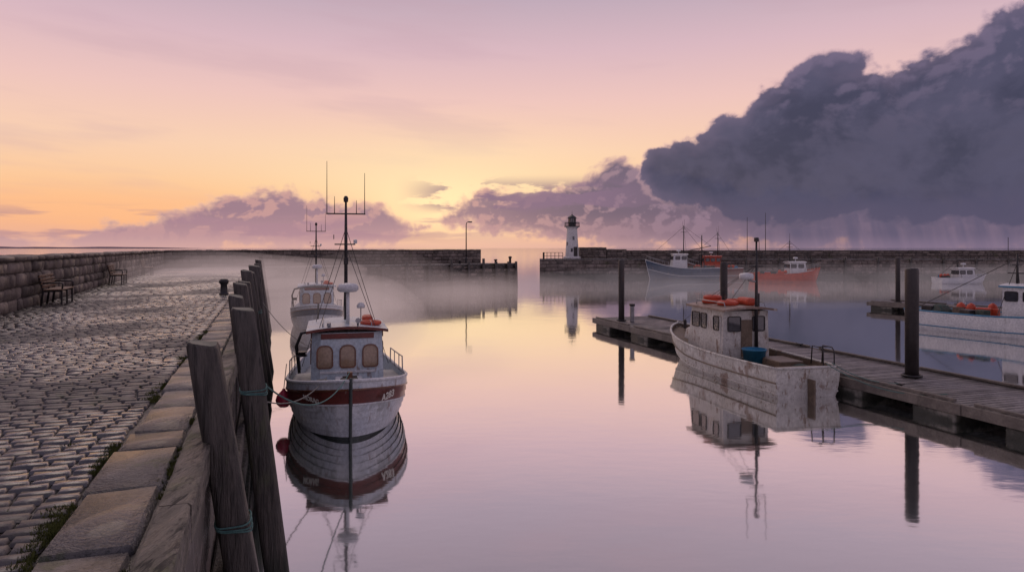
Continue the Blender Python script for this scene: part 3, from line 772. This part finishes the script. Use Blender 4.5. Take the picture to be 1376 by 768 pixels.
def clinker_boat(x,y,ang,main=True):
    e=empty('fishing_boat',(x,y,0),ang)
    L=9.0 if main else 8.0; B=2.9 if main else 2.7
    top=M_maroon if main else M_blue
    mats=[M_white1,top,M_lowhull,M_white]
    def bands(f):
        if f>=.935: return 0
        if f>=.80: return 1
        if f<.48: return 2
        return 0
    H_stem[0]=M_lowhull
    H=make_hull(e,L,B,1.34,.86,.95,.45,rake=.45,tm=.30,tr=.6,full=.62,e_mid=.6,e_bow=.72,strakes=16,mats=mats,bands=bands,deck_drop=.14,rail_mat=M_white if main else M_white1,inner_mat=M_cabblue,flare=.12,cockpit=(.55,1,.45),rubs=.81)
    H_stem[0]=None
    for side in (1,-1):
        tube('belt_rail',[(lambda p:(p[0],(p[1]+.02)*side,p[2]))(H.pt(t,.935)) for t in [(i/24)**1.5 for i in range(25)]],.024,M_varn,e,6)
    if main:
        hull_text(H,e,'A283',.23,.06,.87,1,M_cream)
        hull_text(H,e,'MORAG',.15,.06,.87,-1,M_cream)
    x1=L/2-2.45; x0=x1-2.3; W=1.78; zb=.72; zt=2.1
    V=[];F=[]
    bv=.18
    def ringz(xa,xb,z,w): return [(xa,-w/2,z),(xb-bv,-w/2,z),(xb,-w/2+bv*1.2,z),(xb,w/2-bv*1.2,z),(xb-bv,w/2,z),(xa,w/2,z)]
    V=ringz(x0,x1+.10,zb,W)+ringz(x0,x1,zt,W*.96)
    F=[(k,(k+1)%6,6+(k+1)%6,6+k) for k in range(6)]+[(6,7,8,9,10,11)]
    mk('cabin',V,F,M_cabblue,e)
    roof(e,x0,x1,W,zt,M_cabblue,M_maroon if main else M_cabblue,over=.1)
    box('trim_front',(.03,W*.72,.13),(x1+.025,0,zt-.08),M_maroon,e,.008)
    for sd in (1,-1): box('trim_side',(x1-x0-.2,.03,.13),((x0+x1)/2-.1,sd*(W*.965/2+.012),zt-.08),M_maroon,e,.008)
    box('sill_trim',(.05,W*.75,.06),(x1+.075,0,zb+.42),M_white,e,.01)
    for yy in (-.56,0,.56):
        window(e,(x1+.045,yy*.98,zb+.80),(1,0),.33,.50,.13,.05,M_varn,M_warm,.035,tilt=.07)
    for sd in (1,-1):
        for xx in (x1-.55,x1-1.15,x1-1.75):
            window(e,(xx,sd*(W*.975/2+.002),zb+.82),(0,sd),.34,.46,.1,.05,M_varn,M_glass if sd>0 else M_warm,.035)
    zd=H.zs(.15)-.12
    box('samson_post',(.12,.12,.42),(L/2-.75,0,zd+.2),M_varn,e,.02); tube('cross_pin',[(L/2-.75,-.16,zd+.3),(L/2-.75,.16,zd+.3)],.02,M_dark,e,6)
    box('deck_hatch',(.6,.62,.14),(L/2-1.55,0,zd+.05),M_white,e,.03)
    box('anchor_winch',(.22,.4,.2),(L/2-1.15,.0,zd+.1),M_dark,e,.04)
    tube('anchor',[(L/2-.5,.28,zd+.06),(L/2-.95,.32,zd+.06)],.025,M_dark,e,6)
    for k in range(4): torus('rope_coil_%d'%k,.16-.012*k,.02,(L/2-1.3,-.6,zd+.04+.03*k),M_rope2,e)
    for sd in (1,-1): tube('roof_rail',[(x1-.2,sd*.6,zt+.1),(x1-.25,sd*.6,zt+.2),(x0+.3,sd*.6,zt+.2),(x0+.2,sd*.6,zt+.1)],.015,M_alu,e,6)
    px=x1-.55
    tube('radar_pole',[(px,0.02,zt+.1),(px,.02,zt+.98)],.045,M_white,e,10)
    tube('radar_brace',[(px-.35,0.02,zt+.1),(px,.02,zt+.6)],.02,M_white,e,6)
    radar(e,px,.02,zt+.98)
    lathe('gps_dome',[(0,0),(.1,0),(.11,.06),(.07,.13),(0,.15)],(px-.1,.35,zt+.55),M_radar,e,14,True); tube('gps_pole',[(px-.1,.35,zt+.05),(px-.1,.35,zt+.55)],.015,M_alu,e,6)
    torus('lifebuoy',.22,.055,(x1-.55,.6,zt+.17),M_orange,e)
    box('life_raft',(.5,.28,.2),(x1-1.3,.55,zt+.2),M_orange,e,.08)
    box('horn',(.25,.1,.1),(x1-.15,-.45,zt+.2),M_alu,e,.03); tube('search_light',[(x1-.05,.25,zt+.12),(x1-.05,.25,zt+.28),(x1+.1,.25,zt+.3)],[.02,.03,.07],M_alu,e,8)
    mx=x0+.6; mz=5.45
    tube('mast',[(mx,0,zt+.05),(mx,0,mz-1.0),(mx,0,mz)],[.055,.045,.03],M_dark,e,10)
    tube('spreader',[(mx,-.52,mz-.32),(mx,.52,mz-.32)],.02,M_dark,e,6)
    tube('spreader_low',[(mx,-.3,mz-1.15),(mx,.25,mz-1.15)],.018,M_dark,e,6)
    for k,(yy,h) in enumerate([(-.5,1.4),(.5,1.1),(-.3,.45),(.28,.35)]):
        tube('antenna_%d'%k,[(mx,yy,mz-.34),(mx,yy,mz-.3+h)],[.014,.007],M_dark,e,6)
    lathe('mast_light',[(0,0),(.06,0),(.07,.1),(.04,.16),(0,.17)],(mx,0,mz),M_dark,e,10)
    lathe('nav_light',[(0,0),(.05,0),(.05,.1),(0,.12)],(mx,.25,mz-1.13),M_radar,e,8)
    box('wind_vane',(.3,.02,.12),(mx,-.32,mz-.95),M_dark,e,.005)
    box('mast_box',(.14,.12,.2),(mx+.05,0,mz-1.6),M_dark,e,.02)
    for k,(xx,yy,zz) in enumerate([(mx-.1,1.15,1.0),(mx-.1,-1.15,1.0),(x1-.1,.7,zt+.05),(x1-.1,-.7,zt+.05),(-L/2+.2,0,1.0)]):
        tube('stay_%d'%k,[(mx,0,mz-.7 if k<2 else mz-1.2),(xx,yy,zz)],.008,M_dark,e,5)
    sx=x0+.9
    tube('hauler_hoop',[(sx,-1.2,.9),(sx,-1.28,1.6),(sx,-1.15,1.95),(sx,-.9,2.0)],.04,M_dark,e,8)
    tube('hauler_hoop_2',[(sx-.5,-1.2,.9),(sx-.5,-1.28,1.6),(sx-.5,-1.15,1.9),(sx-.5,-.9,1.95)],.03,M_alu,e,8)
    lathe('hauler_wheel',[(0,0),(.16,0),(.1,.06),(.16,.12),(0,.12)],(sx,-1.15,1.35),M_dark,e,14)
    for sd in (1,-1):
        pts=[(L/2-t*L,(H.bs(t)-.06)*sd,H.zs(t)+.42) for t in (.32,.4,.5,.58)]
        tube('side_rail',[(pts[0][0]+.1,pts[0][1],pts[0][2]-.42)]+pts+[(pts[-1][0]-.1,pts[-1][1],pts[-1][2]-.42)],.018,M_alu,e,6)
        for p in pts[1:3]: tube('stanchion',[(p[0],p[1],p[2]-.42),p],.014,M_alu,e,6)
    box('fish_box',(.7,.45,.3),(x0-.9,.3,.75),M_tub,e,.03); box('fish_box',(.7,.45,.3),(x0-.9,-.4,.75),M_orange,e,.03)
    box('engine_casing',(1.2,.9,.5),(x0-2.2,0,.75),M_cabblue,e,.04)
    return e,H
def heading(dx,dy): return math.atan2(dy,dx)
b1,H1=clinker_boat(-4.62,18.95,heading(.2607,-.9654))
b2,H2=clinker_boat(-10.9,38.0,heading(.30,-.954),False)

def toworld(e,p):
    M=Matrix.Translation(e.location)@Matrix.Rotation(e.rotation_euler[2],4,'Z'); return M@Vector(p)
bow=toworld(b1,(3.75,0,1.42))
ml=empty('mooring_rope')
tube('line_1',sag((-3.02,8.4,2.5),bow,.45),.012,M_rope,ml,6)
tube('line_2',sag(toworld(b1,(3.6,-.5,1.3)),(*Q(7.6,-.35),1.9),.35),.011,M_rope2,ml,6)
tube('line_3',sag(toworld(b1,(-3.8,-1.1,1.0)),(*Q(24,-.2),2.6),.3),.011,M_rope2,ml,6)
def buoy(p,r,matl,name='fender_buoy'):
    o=lathe(name,[(0,-r),(r*.5,-r*.88),(r*.87,-r*.5),(r,0),(r*.85,r*.55),(r*.5,r*.95),(r*.2,r*1.25),(r*.18,r*1.4),(0,r*1.42)],p,matl,None,18,True)
    tube('lanyard',[(p[0],p[1],p[2]+r*1.35),(p[0]+.05,p[1]+.05,p[2]+r*1.35+.6)],.01,M_rope2,o,5)
pb=toworld(b1,(2.2,-1.5,.55)); buoy(tuple(pb),.19,M_buoy)

def rusty_boat(x,y,ang):
    e=empty('fishing_boat',(x,y,0),ang)
    L=8.2;B=2.45
    def bands(f):
        if f<.40: return 1
        return 0
    H=make_hull(e,L,B,1.22,.80,.84,.4,rake=.55,tm=.42,tr=.82,full=.7,e_mid=.5,e_bow=.9,mats=[M_rusty,M_lowhull],bands=bands,deck_drop=.12,cockpit=(.5,1,.42),deck_mat=M_deckb,inner_mat=M_deckb,rail_mat=M_rusty,flare=.3,rubs=.70)
    for side in (1,-1):
        tube('chine_rail',[(lambda p:(p[0],(p[1]+.02)*side,p[2]))(H.pt(t,.86)) for t in [(i/24)**1.5 for i in range(25)]],.024,M_deckb,e,6)
    x1=1.55;x0=-.85;W=1.68;zb=.62;zt=2.15
    V=[(x0,-W/2,zb),(x1+.05,-W/2,zb),(x1+.05,W/2,zb),(x0,W/2,zb),(x0,-W/2*.95,zt),(x1-.22,-W/2*.95,zt),(x1-.22,W/2*.95,zt),(x0,W/2*.95,zt)]
    F=[(0,1,5,4),(1,2,6,5),(2,3,7,6),(3,0,4,7),(4,5,6,7)]
    mk('cabin',V,F,M_cab3,e)
    roof(e,x0-.15,x1-.22,W*.97,zt,M_roof3,M_roof3,over=.14,camber=.08)
    box('trunk_cabin',(1.0,1.15,.45),(x1+.45,0,1.05),M_cab3,e,.08,taper=(.85,.85))
    for sd in (1,-1):
        for xx,w in ((x1-.55,.5),(x1-1.12,.34)):
            window(e,(xx,sd*(W*.962/2+.004),zt-.42),(0,sd),w,.46,.05,.05,M_dark,M_glass,.03)
        box('side_door',(.52,.03,1.3),(x0+.38,sd*(W*.975/2+.01),zb+.68),M_cab3,e,.01)
        window(e,(x0+.38,sd*(W*.965/2+.03),zt-.42),(0,sd),.32,.42,.05,.05,M_dark,M_glass,.03)
    for yy in (-.5,.02,.53):
        window(e,(x1-.10,yy*.95,zt-.42),(1,0),.4,.42,.05,.05,M_dark,M_glass,.03,tilt=.18)
    for yy,w,h,zc in ((.42,.42,.44,zt-.42),(-.45,.4,.44,zt-.42)):
        window(e,(x0-.004,yy,zc),(-1,0),w,h,.04,.04,M_dark,M_glass,.03)
    box('aft_door',(.03,.4,1.2),(x0-.012,-.02,zb+.64),M_deckb,e,.01)
    torus('lifebuoy',.28,.08,(x1-.75,.3,zt+.2),M_orange,e); torus('lifebuoy_2',.25,.07,(x1-.72,.28,zt+.33),M_orange,e)
    torus('lifebuoy_3',.28,.08,(x0+.7,.25,zt+.2),M_orange,e); torus('lifebuoy_4',.26,.07,(x0+1.25,-.35,zt+.22),M_orange,e)
    box('canister',(.75,.36,.26),(x0+.6,-.38,zt+.26),M_orange,e,.1)
    for sd in (1,-1): tube('roof_rail',[(x1-.4,sd*.72,zt+.08),(x1-.45,sd*.72,zt+.26),(x0+.1,sd*.72,zt+.26),(x0,sd*.72,zt+.08)],.016,M_alu,e,6)
    mx=x0-.05; my=-.35; mz=4.45
    tube('mast',[(mx,my,.6),(mx,my,zt+.6),(mx,my,mz)],[.06,.05,.03],M_dark,e,10)
    tube('spreader',[(mx,my-.35,mz-.45),(mx,my+.35,mz-.45)],.018,M_dark,e,6); tube('spreader_low',[(mx,my-.25,mz-.85),(mx,my+.25,mz-.85)],.018,M_dark,e,6)
    for k,(yy,h) in enumerate([(-.33,1.35),(.33,1.2),(-.1,.5)]): tube('antenna_%d'%k,[(mx,my+yy,mz-.45),(mx,my+yy,mz-.45+h)],[.013,.006],M_dark,e,6)
    tube('radar_arm',[(mx,my,zt+.95),(mx,my+.3,zt+1.0)],.03,M_alu,e,6); radar(e,mx,my+.36,zt+1.02,.23)
    box('mast_lamp',(.12,.12,.14),(mx,my,mz+.02),M_dark,e,.02)
    for k,p in enumerate([(x1-.3,.5,zt+.1),(x1-.3,-.6,zt+.1),(L/2-.2,0,1.25)]):
        tube('stay_%d'%k,[(mx,my,mz-.8),p],.008,M_dark,e,5)
    box('exhaust',(.12,.12,.5),(x0+.3,-.6,zt+.3),M_dark,e,.02)
    zc=.42
    lathe('blue_tub',[(0,0),(.30,0),(.36,.40),(.38,.40),(.38,.44),(.33,.44),(.28,.05),(0,.05)],(-1.75,.25,zc+.2),M_tub,e,20,True)
    box('engine_box',(1.1,.8,.42),(-2.4,-.25,zc+.2),M_deckb,e,.03); box('fish_box',(.6,.4,.25),(-1.5,-.6,zc+.15),M_alu,e,.03)
    box('thwart',(.35,1.7,.06),(-3.4,0,.72),M_deckb,e,.015)
    for k in range(5): torus('rope_coil_%d'%k,.2-.015*k,.025,(-3.0,.5,zc+.1+.035*k),M_rope2,e)
    lathe('net_heap',[(.5,0),(.46,.12),(.3,.26),(.1,.32),(0,.33)],(-2.95,-.5,zc+.02),M_net,e,14)
    for k,yy in enumerate((-.85,-.5)):
        tube('stern_hoop_%d'%k,[(-L/2+.06,yy,.86),(-L/2+.06,yy,1.28),(-L/2+.16,yy,1.38),(-L/2+.55,yy,1.38),(-L/2+.6,yy,.86)],.018,M_dark,e,8)
    tube('stern_rail',[(-L/2+.3,-.85,1.38),(-L/2+.3,-.5,1.38)],.016,M_dark,e,6)
    box('rudder',(.3,.06,.9),(-L/2-.12,0,.1),M_deckb,e,.02)
    box('bow_bitt',(.1,.1,.35),(L/2-.6,0,1.25),M_dark,e,.02)
    return e,H
b3,H3=rusty_boat(7.45,23.1,heading(-1.68,7.9))
ml=empty('mooring_rope')
p=DD(9,.3); tube('line_1',sag(toworld(b3,(3.5,0,1.3)),(p[0],p[1],.62),.12),.011,M_rope,ml,6)
p=DD(19,.3); tube('line_2',sag(toworld(b3,(-4,-.8,.95)),(p[0],p[1],.62),.16),.011,M_rope,ml,6)
p=DD(20.4,.3); tube('line_3',sag(toworld(b3,(-4,-.6,.95)),(p[0],p[1],.62),.3),.011,M_rope,ml,6)

def workboat(x,y,ang,L,B,hullm,cabm,cab=(-.1,.28),zb=1.3,zm=.85,mast=4.0,railm=None,gear=True,boom=False,trim=None,cabh=1.5,name='fishing_boat',ants=2):
    e=empty(name,(x,y,0),ang)
    def bands(f): return 1 if f<.3 else 0
    H=make_hull(e,L,B,zb,zm,zm*1.05,.45,rake=.7,tm=.4,tr=.75,full=.75,mats=[hullm,M_black],bands=bands,deck_drop=.15,rail_mat=railm or M_white,cockpit=(.5,1,.35),nst=20)
    x1=cab[1]*L; x0=cab[0]*L; W=B*.58; z0=zm-.2; zt=z0+cabh
    V=[(x0,-W/2,z0),(x1+.1,-W/2,z0),(x1+.1,W/2,z0),(x0,W/2,z0),(x0,-W/2*.93,zt),(x1-.15,-W/2*.93,zt),(x1-.15,W/2*.93,zt),(x0,W/2*.93,zt)]
    mk('cabin',V,[(0,1,5,4),(1,2,6,5),(2,3,7,6),(3,0,4,7),(4,5,6,7)],cabm,e)
    roof(e,x0,x1-.15,W*.95,zt,cabm,trim or cabm,over=.12)
    n=max(2,int((x1-x0)/.7))
    for sd in (1,-1):
        for k in range(n):
            xx=x0+(k+.5)*(x1-.25-x0)/n
            window(e,(xx,sd*(W*.95/2+.012),zt-.42),(0,sd),(x1-x0)/n*.6,.42,.06,.06,M_dark,M_glass,.03)
    for yy in (-.3,0,.3): 
        window(e,(x1-.05,yy*W,zt-.42),(1,0),W*.24,.42,.05,.05,M_dark,M_glass,.03,tilt=.15)
        window(e,(x0-.01,yy*W,zt-.42),(-1,0),W*.24,.42,.05,.05,M_dark,M_glass,.03)
    mx=(x0+.3)
    tube('mast',[(mx,0,zt),(mx,0,mast)],[.07,.04],M_dark,e,8)
    tube('spreader',[(mx,-.5,mast-.5),(mx,.5,mast-.5)],.025,M_dark,e,6); tube('mast_arm',[(mx-.4,0,mast-.9),(mx+.4,0,mast-.9)],.025,M_dark,e,6)
    for k in range(ants): tube('antenna_%d'%k,[(mx+.2*(-1)**k,.45*(-1)**k,mast-.5),(mx+.2*(-1)**k,.45*(-1)**k,mast+.5+.3*k)],.014,M_dark,e,5)
    radar(e,x0+(x1-x0)*.5,0,zt+.45,.28); tube('radar_pole',[(x0+(x1-x0)*.5,0,zt),(x0+(x1-x0)*.5,0,zt+.46)],.05,M_white,e,8)
    tube('stay_fore',[(mx,0,mast-.2),(L/2-.1,0,zb+.1)],.018,M_dark,e,5); tube('stay_aft',[(mx,0,mast-.2),(-L/2+.1,0,zm+.1)],.018,M_dark,e,5)
    for sd in(1,-1): tube('shroud',[(mx,0,mast-.4),(mx-.3,sd*B*.45,zm+.1)],.015,M_dark,e,5)
    if boom:
        fx=-L*.28
        tube('gallows_mast',[(fx,0,zm-.2),(fx,0,mast*.82)],[.09,.06],M_dark,e,8)
        tube('boom',[(mx,0,zt+.4),(fx-1.2,0,mast*.62)],.05,M_dark,e,6)
        tube('boom_stay',[(mx,0,mast-.1),(fx-1.2,0,mast*.62)],.015,M_dark,e,5)
        tube('gantry',[(fx,-B*.4,zm),(fx,-B*.38,zm+1.9),(fx,B*.38,zm+1.9),(fx,B*.4,zm)],.06,M_dark,e,6)
    for sd in (1,-1):
        pts=[(L/2-t*L-.08,(max(.03,H.bs(t)-.06))*sd,H.zs(t)+.55) for t in (0.0,.05,.12,.2,.28)]
        tube('bow_rail',pts+[(pts[-1][0]-.15,pts[-1][1],pts[-1][2]-.55)],.02,M_alu,e,6)
        for p in pts[1:]: tube('stanchion',[(p[0],p[1],p[2]-.55),p],.016,M_alu,e,5)
    if gear:
        for k in range(9):
            xx=-L/2+.5+random.uniform(0,max(.6,(x0+L/2-1.0))); yy=random.uniform(-.35,.35)*B
            mm=random.choice([M_orange,M_tub,M_net,M_dark,M_orange,M_deckb])
            if k%3==0: lathe('gear_buoy_%d'%k,[(0,0),(.16,.03),(.22,.2),(.16,.36),(.05,.44),(0,.45)],(xx,yy,zm+.05),M_orange,e,12,True)
            else: box('gear_box_%d'%k,(random.uniform(.4,.8),random.uniform(.3,.55),random.uniform(.35,.6)),(xx,yy,zm+.05),mm,e,.04,(0,0,random.uniform(-.4,.4)))
        lathe('net_heap',[(.6,0),(.55,.2),(.35,.42),(.12,.5),(0,.51)],(-L/2+1.2,.1,zm-.15),M_net,e,12)
    return e,H
b4,H4=workboat(24.0,32.6,heading(.53,-.85),9.2,2.9,M_white,M_white,cab=(-.02,.25),zb=1.5,zm=.95,mast=3.9,trim=M_tub,railm=M_tub,cabh=1.6)
workboat(22.6,91.0,heading(-1,.05),9.5,3.4,M_blue,M_white,cab=(-.06,.14),zb=2.6,zm=1.5,mast=7.2,boom=True,railm=M_white,cabh=2.0)
workboat(27.6,93.6,heading(-1,.12),7.5,3.0,M_maroon,M_red,cab=(-.12,.2),zb=2.3,zm=1.4,mast=6.4,boom=False,cabh=1.8)
workboat(33.9,84.5,heading(1,.04),8.6,3.0,M_red,M_white,cab=(.02,.26),zb=1.75,zm=1.0,mast=5.2,railm=M_red,cabh=1.6)
workboat(53.3,81.0,heading(1,.08),6.2,2.4,M_white,M_white,cab=(-.12,.2),zb=1.15,zm=.65,mast=2.9,cabh=1.3,ants=1)

# ------------------------------------------------------------ distant hills
V=[];F=[];n=60
for i in range(n+1):
    X=-9000+ (6300)*i/n
    h=max(0,(1-i/n))**.5*48*(.75+.25*math.sin(i*.35)+.1*math.sin(i*1.3))+1
    V+=[(X,5200,-5),(X,5200+300,h),(X,6500,-5)]
for i in range(n):
    for k in range(2): F.append((i*3+k,i*3+k+1,(i+1)*3+k+1,(i+1)*3+k))
mk('hills',V,F,M_hill,None,True)

# ------------------------------------------------------------ mist: flattened banks (own glow added in place of scattered light, plus absorption), nested for soft edges
def build_mist():
    e=empty('mist')
    mats={}
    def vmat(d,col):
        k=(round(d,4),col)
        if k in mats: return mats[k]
        m=bpy.data.materials.new('vapour_glow'); m.use_nodes=True; t=m.node_tree; t.nodes.clear(); g=NG(t)
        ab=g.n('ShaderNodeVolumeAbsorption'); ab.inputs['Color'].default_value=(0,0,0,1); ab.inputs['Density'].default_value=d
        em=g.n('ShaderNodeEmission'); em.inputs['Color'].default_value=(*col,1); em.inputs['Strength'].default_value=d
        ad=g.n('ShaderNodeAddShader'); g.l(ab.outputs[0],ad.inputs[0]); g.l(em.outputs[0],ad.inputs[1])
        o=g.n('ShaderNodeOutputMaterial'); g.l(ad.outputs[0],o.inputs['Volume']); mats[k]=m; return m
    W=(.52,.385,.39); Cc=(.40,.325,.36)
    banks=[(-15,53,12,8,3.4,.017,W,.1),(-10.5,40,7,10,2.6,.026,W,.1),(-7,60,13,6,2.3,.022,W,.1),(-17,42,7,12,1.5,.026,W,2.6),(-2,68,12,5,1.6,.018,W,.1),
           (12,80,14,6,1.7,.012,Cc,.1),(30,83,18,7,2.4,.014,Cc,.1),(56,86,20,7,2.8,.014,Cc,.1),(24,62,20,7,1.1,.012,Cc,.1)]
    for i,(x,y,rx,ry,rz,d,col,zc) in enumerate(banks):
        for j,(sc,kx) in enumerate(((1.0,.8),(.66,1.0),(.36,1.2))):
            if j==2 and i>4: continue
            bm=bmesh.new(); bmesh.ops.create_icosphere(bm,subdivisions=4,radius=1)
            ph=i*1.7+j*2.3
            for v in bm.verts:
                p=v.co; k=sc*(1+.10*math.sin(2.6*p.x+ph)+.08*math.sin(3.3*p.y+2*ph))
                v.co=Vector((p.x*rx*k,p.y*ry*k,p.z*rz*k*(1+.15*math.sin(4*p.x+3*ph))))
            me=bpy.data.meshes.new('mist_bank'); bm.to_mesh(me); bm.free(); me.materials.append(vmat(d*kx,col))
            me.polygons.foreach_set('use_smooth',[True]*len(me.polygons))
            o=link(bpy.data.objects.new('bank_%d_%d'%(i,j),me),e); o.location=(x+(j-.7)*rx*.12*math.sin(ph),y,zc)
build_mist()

# ------------------------------------------------------------ sun + camera
sd=bpy.data.lights.new('sun','SUN'); sd.energy=.6; sd.angle=math.radians(35); sd.color=(1,.80,.66)
so=link(bpy.data.objects.new('sun',sd)); 
dv=Vector((.25,-.6,-.85)); so.rotation_euler=dv.to_track_quat('-Z','Y').to_euler()
cd=bpy.data.cameras.new('camera'); cam=link(bpy.data.objects.new('camera',cd)); cam.location=(0,0,4.2); cam.rotation_euler=(math.radians(90),0,0)
cd.lens=24; cd.sensor_width=36; cd.shift_y=-51/1376; cd.clip_end=60000; cd.clip_start=.1
scene.camera=cam
scene.view_settings.view_transform='Standard'; scene.view_settings.look='None'; scene.view_settings.exposure=0
